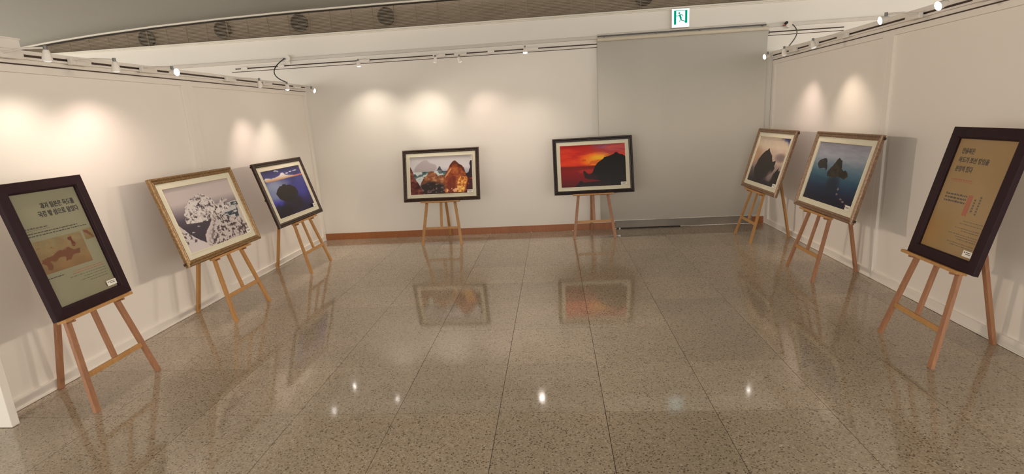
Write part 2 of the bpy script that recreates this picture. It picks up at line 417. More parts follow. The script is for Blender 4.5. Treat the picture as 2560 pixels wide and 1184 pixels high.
def limb(a, b, w):
    a = Vector((a[0], 0, a[1])); b = Vector((b[0], 0, b[1])); d = (b-a).normalized(); c = Vector((-d.z, 0, d.x))*w/2
    sq([(p.x, p.z) for p in (a-c, b-c, b+c, a+c)])
sq([(-.018+.0115*math.cos(t), .180+.0125*math.sin(t)) for t in [k*math.pi/5 for k in range(10)]])
limb((-.012, .162), (.004, .112), .024)
limb((-.014, .160), (-.034, .146), .009); limb((-.034, .146), (-.058, .150), .008)
limb((-.004, .164), (.022, .154), .009); limb((.020, .156), (.034, .138), .008)
limb((.004, .116), (.018, .084), .012); limb((.016, .086), (.048, .082), .010); limb((.046, .084), (.062, .066), .008)
limb((.002, .114), (-.004, .092), .010); limb((-.003, .094), (-.018, .074), .008); limb((.060, .070), (.066, .056), .016)
g.build('green_pictogram', M['signgreen'], es)
tag(es, 'lit green and white emergency exit sign with running figure', 'exit sign')

# ------------------------------------------------------------------ junction boxes with cables
def bez(p0, p1, p2, p3, n=14):
    p0, p1, p2, p3 = map(Vector, (p0, p1, p2, p3))
    return [p0*(1-t)**3+p1*3*t*(1-t)**2+p2*3*t*t*(1-t)+p3*t**3 for t in [i/n for i in range(n+1)]]
jb = empty('junction_box', (-3.655, YB, 2.60))
MB().cyl((0, 0, .02), (0, -.05, .02), .046, n=20).build('box_body', M['whitemetal'], jb, bevel=.004)
MB().cyl((-.02, -.052, .014), (-.05, -.062, .018), .012, n=10).build('cable_gland', M['rod'], jb)
MB().box((-.02, -.03, -.06), (.03, 0, -.02)).build('cable_outlet', M['whitemetal'], jb, bevel=.003)
tag(jb, 'round white junction box on the back wall above the left partition end', 'junction box')
cb = MB().tube(bez((-3.69, YB-.06, 2.615), (-3.86, YB-.2, 2.47), (-3.70, 7.05, 2.34), (-3.465, 6.93, 2.262)), .007).build('power_cable', M['black'])
tag(cb, 'black cable curving from the left junction box down to the left partition track', 'cable')
jb = empty('junction_box', (3.075, YB, 2.575))
MB().cyl((0.01, 0, .03), (0.01, -.05, .03), .042, n=20).build('box_body', M['cream'], jb, bevel=.004)
MB().cyl((-.035, -.045, .045), (-.035, -.075, .05), .018, n=10).build('cable_gland', M['black'], jb)
MB().cyl((-.070, -.04, .018), (-.02, -.045, .024), .006, n=8).build('red_wire_end', M['redwire'], jb)
MB().box((-.03, -.04, -.005), (-.008, -.018, .03)).build('loose_plug', M['whitemetal'], jb, bevel=.002)
tag(jb, 'open junction box with loose wires on the back wall right of the blind', 'junction box')
cb = MB().tube(bez((3.12, YB-.05, 2.60), (3.20, YB-.12, 2.50), (3.10, 7.25, 2.42), (2.93, 7.05, 2.296)), .007).build('power_cable', M['rod'])
tag(cb, 'grey cable hanging from the right junction box to the right partition top', 'cable')

# small things on the floor by the blind
t = empty('cable_clip', (.838, 6.975, 0))
MB().box((-.018, -.012, 0), (.018, .012, .016)).build('clip_body', M['paper'], t, bevel=.004)
MB().cyl((-.02, 0, .010), (-.04, .004, .008), .005, n=8).build('stub', M['paper'], t)
tag(t, 'small white plastic piece on the floor by the sunset easel foot', 'plastic piece')
t = MB().tube([(.86, 7.452, .007), (1.1, 7.445, .007), (1.4, 7.45, .007), (1.75, 7.44, .007)], .007).build('floor_cable', M['black'])
tag(t, 'thin black cable lying on the floor along the grey skirting', 'cable')
t = MB().box((-.011, -.006, 0), (.011, .006, .018)).build('skirting_plug', M['paper'], bevel=.003); t.location = (.90, 7.43, .0)
tag(t, 'tiny white plug at the foot of the grey skirting beside the cable', 'plug')

# ------------------------------------------------------------------ spot lamps on their tracks
def spot(wall, pos, head, aim, label, group, bright=True, power=40, size=52, color=(1, .84, .66), blend=1.0):
    """wall: 'left','right','back'; pos: place of the adapter on the track; head: lamp centre; aim: point it looks at"""
    pos = Vector(pos); head = Vector(head); d = (Vector(aim)-head).normalized()
    out = {'left': Vector((1, 0, 0)), 'right': Vector((-1, 0, 0)), 'back': Vector((0, -1, 0))}[wall]
    along = Vector((0, 1, 0)) if wall != 'back' else Vector((1, 0, 0))
    r = empty('track_spotlight', pos)
    L = lambda p: Vector(p)-pos
    a = MB(); c = pos+out*(.0425 if wall != 'right' else .0440)-Vector((0, 0, .006)); hx = .085
    a.beam(L(c-along*hx), L(c+along*hx), .046, .032, out)
    a.build('track_adapter', M['whitemetal'], r, bevel=.004)
    st = pos+out*.05+along*max(-hx+.01, min(hx-.01, (head-pos).dot(along)))
    el = head-d*.02+Vector((0, 0, .036))
    MB().tube([L(st), L(st+(el-st)*.5+Vector((0, 0, .01))), L(el)], .0065, 8).build('arm', M['whitemetal'], r)
    MB().cyl(L(el+Vector((0, 0, .012))), L(el-Vector((0, 0, .014))), .011, n=12).build('swivel', M['rod'], r)
    h = MB().cyl(L(head-d*.045), L(head-d*.022), .014, .022, n=20).cyl(L(head-d*.022), L(head+d*.02), .022, .029, n=20, caps=False).cyl(L(head+d*.02), L(head+d*.012), .029, .024, n=20, caps=False)
    hd = h.build('lamp_head', M['whitemetal'], r)
    bl = MB(); rings = [(.025, .010), (.024, .020), (.018, .027), (.010, .030)]
    x = d.orthogonal().normalized(); y = d.cross(x); vs = []
    for rr, dd in rings:
        vs += [L(head+d*dd+(x*math.cos(t)+y*math.sin(t))*rr) for t in [2*math.pi*k/16 for k in range(16)]]
    fs = [(i*16+k, i*16+(k+1) % 16, (i+1)*16+(k+1) % 16, (i+1)*16+k) for i in range(3) for k in range(16)]+[tuple(48+k for k in range(16))]
    bl.add(vs, fs, True); bl.build('bulb', M['bulb'] if bright else M['bulb_dim'], hd)
    li = bpy.data.lights.new('spot_beam', 'SPOT'); li.energy = power*SPOT_SCALE; li.color = color
    li.spot_size = math.radians(size); li.spot_blend = blend; li.shadow_soft_size = .03 if power < 60 else .08
    lo = bpy.data.objects.new('spot_beam', li); lo.parent = r; lo.location = L(head+d*.045)
    lo.rotation_euler = d.to_track_quat('-Z', 'Y').to_euler(); COL.objects.link(lo)
    tag(r, label, 'spotlight', group)
WARM = (1, .80, .64); PINK = (1, .76, .68); NEU = (1, .87, .74)
gl, gr, gb = 'spotlights on the left partition track', 'spotlights on the right partition track', 'spotlights on the back wall track'
def rx(y): return XR+.01044*y
spot('left', (XL, 3.247, 2.212), (-3.11, 3.20, 2.165), (-3.42, 3.35, .2), 'white track spotlight nearest the left picture edge', gl, False, 18, 124, NEU)
spot('left', (XL, 3.76, 2.212), (-3.11, 3.722, 2.145), (-3.42, 4.0, .2), 'small unlit-looking spotlight second from left on the left partition', gl, False, 20, 124, PINK)
spot('left', (XL, 4.429, 2.212), (-3.11, 4.333, 2.163), (2.85, 3.5, 1.8), 'brightest glaring spotlight at the middle of the left partition', gl, True, 190, 84, WARM)
spot('left', (XL, 5.602, 2.212), (-3.11, 5.633, 2.135), (-3.42, 6.1, .4), 'turned-away spotlight with a dark end on the left partition', gl, False, 27, 84, PINK)
spot('left', (XL, 6.351, 2.212), (-3.11, 6.228, 2.134), (-3.40, 6.45, .4), 'small bright spotlight under the cable end on the left partition', gl, True, 25, 84, NEU)
spot('left', (XL, 7.109, 2.212), (-3.11, 6.92, 2.132), (1.3, 7.1, .9), 'bright spotlight at the far end of the left partition near the corner', gl, True, 170, 58, NEU)
spot('back', (-2.568, YB, 2.528), (-2.499, 7.031, 2.431), (-2.45, 7.42, .5), 'leftmost bright spotlight on the back wall track', gb, True, 26, 106, NEU)
spot('back', (-1.506, YB, 2.528), (-1.484, 7.042, 2.416), (-2.15, 7.42, .4), 'spotlight with dark head on the back wall track above the left of the rock picture', gb, False, 25, 92, NEU)
spot('back', (-1.211, YB, 2.528), (-1.160, 7.047, 2.400), (-.40, 7.42, .4), 'small spotlight on the back wall track above the right of the rock picture', gb, False, 26, 84, PINK)
spot('back', (-.236, YB, 2.528), (-.311, 7.031, 2.452), (-.2, 6.7, .3), 'rightmost bright spotlight on the back wall track', gb, True, 30, 110, NEU)
spot('right', (rx(6.743), 6.743, 2.232), (2.548, 6.734, 2.172), (-3.4, 5.7, 1.0), 'bright round spotlight at the far end of the right partition by the blind', gr, True, 120, 74, NEU)
spot('right', (rx(6.234), 6.234, 2.232), (2.551, 6.238, 2.158), (2.88, 6.48, .8), 'spotlight on the right partition above the silhouetted rock picture', gr, False, 22, 84, PINK)
spot('right', (rx(5.633), 5.633, 2.232), (2.560, 5.60, 2.155), (2.88, 5.38, .8), 'spotlight on the right partition above the blue sea picture', gr, False, 22, 84, WARM)
spot('right', (rx(4.587), 4.587, 2.232), (2.54, 4.468, 2.201), (-3.4, 4.9, .9), 'large glaring spotlight at the middle of the right partition', gr, True, 115, 74, WARM)
spot('right', (rx(3.885), 3.885, 2.232), (2.54, 3.85, 2.19), (-2.7, 3.4, .3), 'glaring spotlight on the right partition nearest the top edge of the picture', gr, True, 150, 78, NEU)
# blank connectors
for k, (x, w) in enumerate([(-.792, 'between the two right spotlights'), (-3.759, 'behind the hanging cable'), (-4.30, 'at its far left end')]):
    t = MB().box((-.045, -.045, -.02), (.045, -.0265, .02)).build('track_connector', M['whitemetal'], bevel=.003); t.location = (x, YB, 2.528)
    tag(t, 'blank white connector on the back wall track '+w, 'connector', 'blank connectors on the back wall track')

# ------------------------------------------------------------------ pictures painted as flat print (vertex colour on a fine grid)
def vnoise(w, h, sx, sy, seed, octv=4, rough=.55):
    rs = np.random.RandomState(seed); out = np.zeros((h, w)); amp = 1; tot = 0
    for o_ in range(octv):
        gx, gy = int(sx*2**o_)+2, int(sy*2**o_)+2
        g_ = rs.rand(gy+1, gx+1); X = np.linspace(0, gx-1e-3, w); Y = np.linspace(0, gy-1e-3, h)
        xi = X.astype(int); yi = Y.astype(int); fx = X-xi; fy = Y-yi; fx = fx*fx*(3-2*fx); fy = fy*fy*(3-2*fy)
        a = g_[yi][:, xi]*(1-fx)+g_[yi][:, xi+1]*fx; b = g_[yi+1][:, xi]*(1-fx)+g_[yi+1][:, xi+1]*fx
        out += amp*(a*(1-fy[:, None])+b*fy[:, None]); tot += amp; amp *= rough
    return out/tot
def poly(U, V, pts):
    inside = np.zeros(U.shape, bool); n_ = len(pts)
    for i in range(n_):
        (x0, y0), (x1, y1) = pts[i], pts[(i+1) % n_]
        if y0 == y1: continue
        c = ((y0 > V) != (y1 > V)) & (U < (x1-x0)*(V-y0)/(y1-y0)+x0); inside ^= c
    return inside
class Pic:
    def __init__(s, w, h, seed):
        s.w, s.h, s.seed = w, h, seed
        s.U, s.V = np.meshgrid(np.linspace(0, 1, w), np.linspace(0, 1, h)); s.c = np.zeros((h, w, 3)); s.k = 0
    def n(s, sx, sy, octv=4, rough=.55): s.k += 1; return vnoise(s.w, s.h, sx, sy, s.seed*50+s.k, octv, rough)
    def fill(s, mask, col, a=1.0):
        m = (mask.astype(float)*a)[..., None]; s.c = s.c*(1-m)+np.array(col, float).reshape((1, 1, 3) if np.ndim(col) == 1 else np.shape(col))*m
    def grad(s, stops, t=None):
        t = s.V if t is None else t; ps = [p for p, _ in stops]
        return np.stack([np.interp(t, ps, [c[i] for _, c in stops]) for i in range(3)], -1)
    def shape(s, pts, jit=.012, sc=14):
        j1 = (s.n(sc, sc)-.5)*2*jit; j2 = (s.n(sc, sc)-.5)*2*jit
        return poly(s.U+j1, s.V+j2, pts)
    def soft(s, m, k=3):
        m = m.astype(float)
        for _ in range(k):
            q = np.pad(m, 1, mode='edge'); m = (q[1:-1, 1:-1]*2+q[:-2, 1:-1]+q[2:, 1:-1]+q[1:-1, :-2]+q[1:-1, 2:])/6
        return m
    def blob(s, u, v, ru, rv): return np.clip(1-((s.U-u)/ru)**2-((s.V-v)/rv)**2, 0, 1)
def sm(x, a, b): t = np.clip((x-a)/(b-a), 0, 1); return t*t*(3-2*t)

def pic_snow():
    p = Pic(300, 210, 2); U, V = p.U, p.V
    p.c = p.grad([(0, (150, 142, 142)), (.05, (176, 166, 164)), (.25, (178, 168, 166)), (.38, (130, 120, 126)), (.50, (82, 72, 84)), (.62, (60, 52, 62)), (1, (52, 46, 56))])
    foam = p.n(9, 26, 4); sea = (V > .40) & (U > .60)
    p.fill(sea, (58, 66, 74)); p.fill(sea & (foam > .53), (176, 176, 176)); p.fill((V > .56) & (U < .6) & (foam > .70), (170, 170, 172))
    p.fill(sea & (foam < .42), (38, 50, 62))
    peak = p.shape([(.13, .56), (.15, .42), (.20, .33), (.27, .24), (.36, .21), (.44, .165), (.53, .19), (.58, .25), (.62, .33), (.66, .42), (.74, .35), (.775, .30), (.80, .38), (.86, .47), (.76, .52), (.66, .55), (.56, .60), (.42, .60), (.25, .59)], .018, 16)
    nn = p.n(36, 30, 3, .75); rid = p.n(14, 18, 4, .7)
    sh = (nn*.6+rid*.4)
    base = np.stack([np.interp(sh, [.33, .40, .45, .55], [42, 96, 168, 198]), np.interp(sh, [.33, .40, .45, .55], [36, 86, 160, 192]), np.interp(sh, [.33, .40, .45, .55], [42, 88, 160, 190])], -1)
    p.fill(peak, base); p.fill(sm(p.blob(.44, .17, .22, .16), 0, .6) > 99, (0, 0, 0))
    mist = np.clip(1-np.abs(V-.20)/.10, 0, 1)*np.clip(1-np.abs(U-.45)/.22, 0, 1); p.fill(mist*.45, (176, 166, 164))
    lowp = p.shape([(.60, .37), (.67, .39), (.84, .335), (.86, .36), (.70, .42)], .006); p.fill(lowp, (176, 168, 166))
    fore = p.shape([(.285, .93), (.30, .80), (.37, .72), (.42, .68), (.50, .56), (.575, .505), (.63, .545), (.70, .60), (.80, .64), (.93, .675), (1.02, .80), (1.02, 1.02), (.27, 1.02)], .012, 16)
    n2 = p.n(34, 24, 3, .75); b2 = np.stack([np.interp(n2, [.36, .46, .52], [62, 120, 180]), np.interp(n2, [.36, .46, .52], [52, 108, 172]), np.interp(n2, [.36, .46, .52], [54, 108, 170])], -1)
    smooth_snow = np.ones((p.h, p.w, 3))*np.array((182, 173, 172)); k = sm(U-.28*(V-.5)/.5*-1, .50, .66)[..., None]
    p.fill(fore, b2*k+smooth_snow*(1-k))
    right = p.shape([(.93, .68), (.965, .50), (1.02, .50), (1.02, .82), (.96, .77)], .01); p.fill(right, (182, 174, 172))
    left = p.shape([(-.02, .49), (.05, .61), (.10, .70), (.15, .78), (.24, .88), (.29, .93), (.30, 1.02), (-.02, 1.02)], .012, 16)
    p.fill(left, (186, 178, 178)); n3 = p.n(26, 22, 3, .7); p.fill(left & (n3 < .42) & (V < .86), (84, 74, 78))
    return p
def pic_blue():
    p = Pic(200, 140, 3); U, V = p.U, p.V
    p.c = p.grad([(0, (46, 44, 92)), (.3, (54, 56, 116)), (.6, (44, 42, 118)), (.8, (30, 27, 76)), (1, (20, 18, 46))])
    n1 = p.n(5, 5, 4)
    p.c *= (.75+.5*n1)[..., None]
    p.fill(sm(p.blob(.16, .44, .34, .30), 0, .9)*.75, (130, 148, 172)); p.fill(sm(p.blob(.30, .33, .35, .15), 0, .9)*.4, (150, 156, 176))
    p.fill(sm(p.blob(.82, .48, .25, .28), 0, 1)*.4, (60, 60, 150)); p.fill(sm(p.blob(.10, .72, .20, .14), 0, 1)*.8*sm(p.n(9, 9), .35, .6), (50, 54, 176)); p.fill(sm(p.blob(.45, .84, .20, .12), 0, 1)*.7*sm(p.n(9, 9), .35, .6), (46, 44, 150))
    cl = p.soft(p.shape([(.03, .175), (.07, .145), (.14, .155), (.20, .175), (.32, .165), (.42, .145), (.47, .10), (.53, .10), (.57, .15), (.70, .18), (.80, .20), (1.0, .195), (1.0, .215), (.80, .225), (.60, .225), (.40, .235), (.20, .245), (.06, .235)], .006, 10), 2)
    cc = p.grad([(.10, (225, 222, 222)), (.17, (205, 195, 185)), (.215, (190, 150, 110)), (.25, (120, 90, 90))])
    p.fill(cl*.96, cc); p.fill(cl*sm(U, .66, .95)*.9, (205, 90, 66))
    for (u, v, a, b) in [(.62, .125, .05, .016), (.72, .105, .05, .014), (.84, .098, .07, .012), (.36, .035, .05, .02), (.41, .05, .03, .02)]:
        p.fill(sm(p.blob(u, v, a, b), 0, .7)*.95, (205, 205, 222))
    th = [2*math.pi*k/28 for k in range(28)]; rr = random.Random(5)
    pts = [(.435+.265*math.cos(t)*(1+rr.uniform(-.05, .05)), .535+.175*math.sin(t)*(1+rr.uniform(-.05, .08))) for t in th]
    p.fill(p.shape(pts, .006), (27, 21, 22)); p.fill(p.shape([(.28, .46), (.30, .355), (.36, .37), (.40, .335), (.47, .345), (.5, .45)], .006), (27, 21, 22))
    p.fill(sm(p.blob(.50, .78, .30, .22), 0, .8)*.8, (24, 19, 26)); p.fill(sm(p.blob(.12, .93, .34, .22), 0, .6)*.7, (18, 15, 22))
    return p
def pic_rocks():
    p = Pic(230, 150, 4); U, V = p.U, p.V
    p.c = p.grad([(0, (182, 176, 178)), (.3, (196, 192, 196)), (.42, (160, 160, 172)), (.6, (120, 128, 134)), (1, (80, 80, 80))])
    p.fill(p.soft(p.shape([(.07, .42), (.085, .28), (.13, .20), (.18, .14), (.24, .085), (.285, .10), (.32, .17), (.37, .20), (.42, .23), (.44, .32), (.36, .42), (.2, .46)], .008), 8)*.8, (160, 148, 150))
    n1 = p.n(12, 10); sea = (V > .40) & (V < .78) & (U < .60); p.fill(sea, (86, 106, 106)); p.fill(sea & (n1 > .50), (190, 196, 196)); p.fill(sea & (n1 < .34), (50, 68, 72))
    p.fill(p.shape([(.435, .38), (.47, .28), (.485, .27), (.50, .33), (.53, .40)], .006), (74, 74, 82))
    tex = p.n(9, 8, 5, .65); tex2 = p.n(22, 16, 4, .7)
    def rock(mask, lo, mid, hi, t):
        c = np.stack([np.interp(t, [.28, .5, .72], [lo[i], mid[i], hi[i]]) for i in range(3)], -1); p.fill(mask, c)
    rock(p.shape([(-.02, .25), (.02, .28), (.05, .42), (.07, .55), (.12, .67), (.17, .80), (.21, .92), (.23, 1.02), (-.02, 1.02)], .008), (46, 18, 18), (98, 40, 34), (140, 88, 74), tex*.6+tex2*.4)
    m = p.shape([(.16, .76), (.18, .66), (.22, .57), (.27, .48), (.31, .41), (.345, .385), (.38, .42), (.42, .45), (.45, .52), (.50, .50), (.57, .54), (.62, .60), (.62, 1.02), (.20, 1.02), (.19, .85)], .008)
    rock(m, (66, 34, 22), (132, 78, 48), (196, 140, 100), tex*.5+tex2*.5+.03)
    p.fill(m*sm(V-.05*np.sin(U*14), .66, .76)*.95, (38, 29, 29)); p.fill(m & (V > .72) & (tex2 > .62), (110, 92, 88))
    big = p.shape([(.55, .54), (.585, .43), (.62, .33), (.66, .21), (.70, .145), (.725, .135), (.76, .20), (.80, .24), (.845, .28), (.875, .38), (.89, .46), (.925, .55), (.93, .64), (.90, .80), (.87, 1.02), (.55, 1.02)], .006)
    rock(big, (84, 26, 10), (140, 66, 26), (190, 112, 60), tex*.65+tex2*.35)
    p.fill(big*sm(np.clip(1-((U-.66)/.10)**2-((V-.72)/.30)**2, 0, 1), .1, .8)*.65, (92, 24, 10))
    och = p.shape([(.76, .98), (.75, .80), (.77, .64), (.81, .56), (.90, .56), (.92, .62), (.88, .80), (.85, .99)], .008); rock(och, (132, 64, 20), (198, 122, 44), (236, 190, 104), tex2*1.25-.1)
    edge = p.shape([(.63, .36), (.69, .155), (.73, .135), (.79, .23), (.87, .34), (.885, .46), (.86, .44), (.82, .32), (.74, .23), (.70, .22)], .006); p.fill(edge*.7, (60, 28, 18))
    p.fill(p.shape([(.555, .56), (.60, .44), (.66, .33), (.67, .36), (.60, .50), (.57, .58)], .004)*.7, (214, 166, 128))
    p.fill((V > .86) & (U > .58) & (U < .76) & (tex2 > .55), (226, 170, 130)); p.fill((V > .96) & (U > .24) & (U < .9), (40, 18, 14), .7)
    rr_ = p.shape([(.885, .50), (.93, .46), (.965, .33), (.955, .22), (.97, .155), (1.02, .14), (1.02, 1.02), (.86, 1.02), (.90, .80), (.93, .62)], .006); p.fill(rr_, p.grad([(.15, (28, 18, 34)), (.5, (32, 18, 30)), (.65, (62, 14, 12)), (1, (66, 16, 12))])); p.fill(rr_ & (tex2 > .66) & (V > .6), (150, 60, 50))
    return p
def pic_sunset():
    p = Pic(220, 140, 5); U, V = p.U, p.V
    n1 = p.n(3, 12, 4)
    p.c = p.grad([(0, (172, 30, 24)), (.25, (196, 44, 26)), (.45, (206, 50, 20)), (.495, (182, 38, 20)), (.515, (112, 20, 16)), (.62, (128, 14, 18)), (.8, (112, 8, 16)), (1, (74, 6, 14))])
    sky = sm(.51-V, 0, .02)
    p.fill(sky*sm(p.blob(.60, .36, .36, .24), 0, 1)*.95, (240, 140, 24)); p.fill(sky*sm(p.blob(.64, .31, .22, .10), 0, 1)*.7, (246, 180, 40))
    p.fill(sky*sm(p.blob(.80, .04, .42, .30), 0, .9)*.7, (160, 84, 100)); p.fill(sky*sm(p.blob(.62, .03, .14, .10), 0, .9)*.6, (130, 88, 130))
    p.fill(sky*(n1 < .44)*.35, (150, 26, 26)); p.fill(sky*sm(n1, .5, .75)*.3, (226, 96, 50))
    p.fill((1-sky)*sm(p.blob(.45, .63, .25, .07), 0, 1)*.5, (196, 60, 30))
    rk = (15, 10, 12)
    p.fill(p.shape([(.46, .70), (.49, .66), (.51, .58), (.535, .50), (.58, .425), (.62, .39), (.655, .355), (.68, .31), (.73, .30), (.78, .27), (.82, .25), (.845, .215), (.865, .205), (.885, .225), (.91, .255), (.955, .265), (.985, .30), (1.02, .33), (1.02, 1.02), (.72, 1.02), (.60, .86), (.40, .80)], .003), rk)
    p.fill(p.shape([(.345, .63), (.375, .615), (.40, .66), (.42, .70), (.47, .69), (.56, .75), (.56, .83), (.42, .82), (.37, .79)], .005), (40, 12, 20))
    p.fill(p.shape([(.20, 1.02), (.25, .93), (.29, .86), (.325, .85), (.35, .90), (.45, .885), (.62, .87), (.75, .84), (.75, 1.02)], .005), (26, 10, 16))
    p.fill(p.shape([(.23, .66), (.25, .635), (.275, .665)], .003), (90, 16, 20))
    return p
def pic_silhouette():
    p = Pic(190, 140, 6); U, V = p.U, p.V; n1 = p.n(4, 4, 5)
    p.c = p.grad([(0, (186, 170, 152)), (.2, (204, 186, 164)), (.45, (178, 150, 134)), (.7, (130, 114, 112)), (.82, (72, 62, 68)), (1, (34, 28, 36))])
    p.fill(sm(n1, .5, .75)*.4*(V < .7), (214, 200, 186)); p.fill(sm(p.blob(.05, .42, .22, .25), 0, 1)*.6, (168, 128, 90)); p.fill(sm(p.blob(.85, .40, .22, .12), 0, 1)*.7*sm(n1, .3, .6), (98, 80, 86))
    p.fill(sm(U+(.5-n1)*.5-V*2.6, .56, .82), (40, 44, 104))
    p.fill(sm(p.blob(.05, .9, .35, .25), 0, 1)*.6, (60, 48, 48)); dk = (32, 25, 27)
    p.fill(p.shape([(.12, .70), (.13, .645), (.155, .59), (.17, .50), (.22, .42), (.27, .36), (.32, .31), (.37, .285), (.41, .24), (.43, .235), (.455, .285), (.50, .32), (.58, .38), (.61, .45), (.65, .50), (.74, .465), (.75, .53), (.74, .58), (.78, .62), (.75, .70), (.70, .76), (.60, .82), (.50, .90), (.35, .96), (.20, .88)], .006), dk)
    p.fill(p.shape([(.82, 1.0), (.74, .90), (.80, .72), (.86, .64), (.89, .575), (.91, .66), (1.02, .62), (1.02, 1.02)], .008), (28, 24, 24)); p.fill(p.shape([(-.02, .75), (.03, .66), (.08, .74)], .01), (70, 60, 58))
    p.fill(sm(p.blob(.70, .80, .12, .16), 0, 1)*.6, (150, 134, 130)); p.fill((V > .9), (26, 20, 30), .6)
    return p
def pic_sea():
    p = Pic(220, 160, 7); U, V = p.U, p.V; n1 = p.n(4, 16, 4)
    p.c = p.grad([(0, (112, 110, 122)), (.03, (138, 138, 150)), (.25, (136, 142, 154)), (.42, (84, 110, 128)), (.58, (36, 74, 96)), (.75, (18, 38, 66)), (.9, (16, 22, 44)), (1, (16, 18, 36))])
    p.c *= (.88+.24*n1)[..., None]
    rs = p.n(20, 16, 4, .7); dk = np.stack([np.interp(rs, [.3, .7], [24, 58]), np.interp(rs, [.3, .7], [24, 54]), np.interp(rs, [.3, .7], [30, 48])], -1)
    p.fill(sm(p.blob(.52, .66, .16, .22), 0, 1)*.75, (14, 24, 40)); p.fill(sm(p.blob(.20, .50, .12, .06), 0, 1)*.6, (60, 92, 104))
    p.fill(p.shape([(.09, .385), (.105, .33), (.15, .295), (.20, .275), (.25, .275), (.275, .31), (.285, .36), (.31, .40), (.32, .44), (.30, .48), (.28, .44), (.23, .44), (.16, .46), (.12, .43)], .006), dk)
    p.fill(p.shape([(.345, .50), (.36, .45), (.40, .39), (.43, .34), (.46, .27), (.49, .235), (.53, .26), (.56, .275), (.58, .33), (.60, .40), (.64, .43), (.68, .415), (.73, .46), (.75, .50), (.69, .56), (.64, .54), (.56, .53), (.50, .56), (.42, .56), (.36, .55)], .006), dk*np.array((.85, .78, .62)))
    for (u, v, a, b) in [(.66, .80, .025, .02), (.76, .86, .03, .018), (.81, .89, .03, .02), (.88, .925, .03, .02), (.655, .72, .02, .03)]: p.fill(sm(p.blob(u, v, a, b), 0, .8)*.75, (150, 122, 112))
    return p
def pic_map():
    p = Pic(120, 80, 8); U, V = p.U, p.V; n1 = p.n(4, 4)
    p.c = p.grad([(0, (142, 128, 90)), (1, (140, 106, 64))]); p.c *= (.88+.24*n1)[..., None]; br = (112, 66, 36)
    p.fill(p.shape([(.70, .10), (.78, .08), (.78, .22), (.82, .34), (.76, .42), (.72, .36), (.74, .22), (.69, .17)], .012), (104, 44, 22))
    p.fill(p.shape([(.08, .56), (.18, .54), (.30, .50), (.42, .42), (.54, .42), (.60, .36), (.72, .50), (.86, .50), (.82, .66), (.68, .64), (.58, .78), (.50, .76), (.50, .64), (.40, .62), (.30, .72), (.20, .64), (.22, .78), (.16, .92), (.10, .88), (.10, .72), (.04, .66)], .03, 18), br)
    p.fill(p.shape([(.30, .27), (.34, .25), (.35, .31)], .01), (120, 78, 50)); p.fill((p.n(14, 12) > .66) & (V < .5), (140, 104, 70), .6)
    return p
def pic_smallmap():
    p = Pic(40, 36, 9); p.c = p.grad([(0, (140, 124, 84)), (1, (132, 108, 66))])
    p.fill(p.shape([(.05, .1), (.5, .15), (.95, .85), (.85, .95), (.4, .5), (.1, .3)], .04), (118, 70, 44)); return p
PIC_GAIN = 1.25
def print_mesh(name, p, x0, x1, z0, z1, depth, parent, gain=None):
    """flat print between x0..x1 (local x) and z0..z1 (local y of the frame), at local z = depth"""
    gain = PIC_GAIN if gain is None else gain
    w, h = p.w, p.h; X = x0+(x1-x0)*p.U; Y = z1-(z1-z0)*p.V
    vs = np.stack([X, Y, np.full_like(X, depth)], -1).reshape(-1, 3)
    idx = np.arange(w*h).reshape(h, w); a, b, c, d = idx[:-1, :-1], idx[:-1, 1:], idx[1:, 1:], idx[1:, :-1]
    fs = np.stack([d, c, b, a], -1).reshape(-1, 4)
    me = bpy.data.meshes.new(name); me.vertices.add(len(vs)); me.vertices.foreach_set('co', vs.ravel().astype(np.float32))
    me.loops.add(fs.size); me.loops.foreach_set('vertex_index', fs.ravel().astype(np.int32))
    me.polygons.add(len(fs)); me.polygons.foreach_set('loop_start', np.arange(0, fs.size, 4, dtype=np.int32))
    me.update(calc_edges=True); me.validate()
    col = np.clip(p.c.reshape(-1, 3)/255., 0, 1); lin = np.where(col <= .04045, col/12.92, ((col+.055)/1.055)**2.4)*gain
    at = me.color_attributes.new('Col', 'FLOAT_COLOR', 'POINT')
    at.data.foreach_set('color', np.c_[np.clip(lin, 0, .95), np.ones(len(lin))].ravel().astype(np.float32))
    me.materials.append(M['print'])
    o = bpy.data.objects.new(name, me); COL.objects.link(o); o.parent = parent; return o

# ------------------------------------------------------------------ framed pictures and easels
def moulding(w, h, profile):
    """mitred frame: profile = list of (distance in from the outer edge, height); x centred, y from 0 to h"""
    mb = MB(); k = len(profile)
    cor = [(-1, 0), (1, 0), (1, 1), (-1, 1)]; vs = []
    for sx, sy in cor:
        for d, z in profile:
            vs.append((sx*(w/2-d), (d if sy == 0 else h-d), z))
    fs = []
    for c in range(4):
        e = (c+1) % 4
        for i in range(k-1): fs.append((c*k+i, e*k+i, e*k+i+1, c*k+i+1))
        fs.append((c*k+k-1, e*k+k-1, e*k, c*k))
    return mb.add(vs, fs)
PROF_ORNATE = [(0, 0), (0, .024), (.004, .031), (.010, .034), (.016, .033), (.020, .027), (.024, .025), (.032, .029), (.037, .028), (.041, .023), (.050, .020), (.050, .006), (.030, 0)]
PROF_PLAIN = [(0, 0), (0, .027), (.003, .030), (.058, .034), (.064, .032), (.066, .024), (.070, .022), (.070, .006), (.03, 0)]

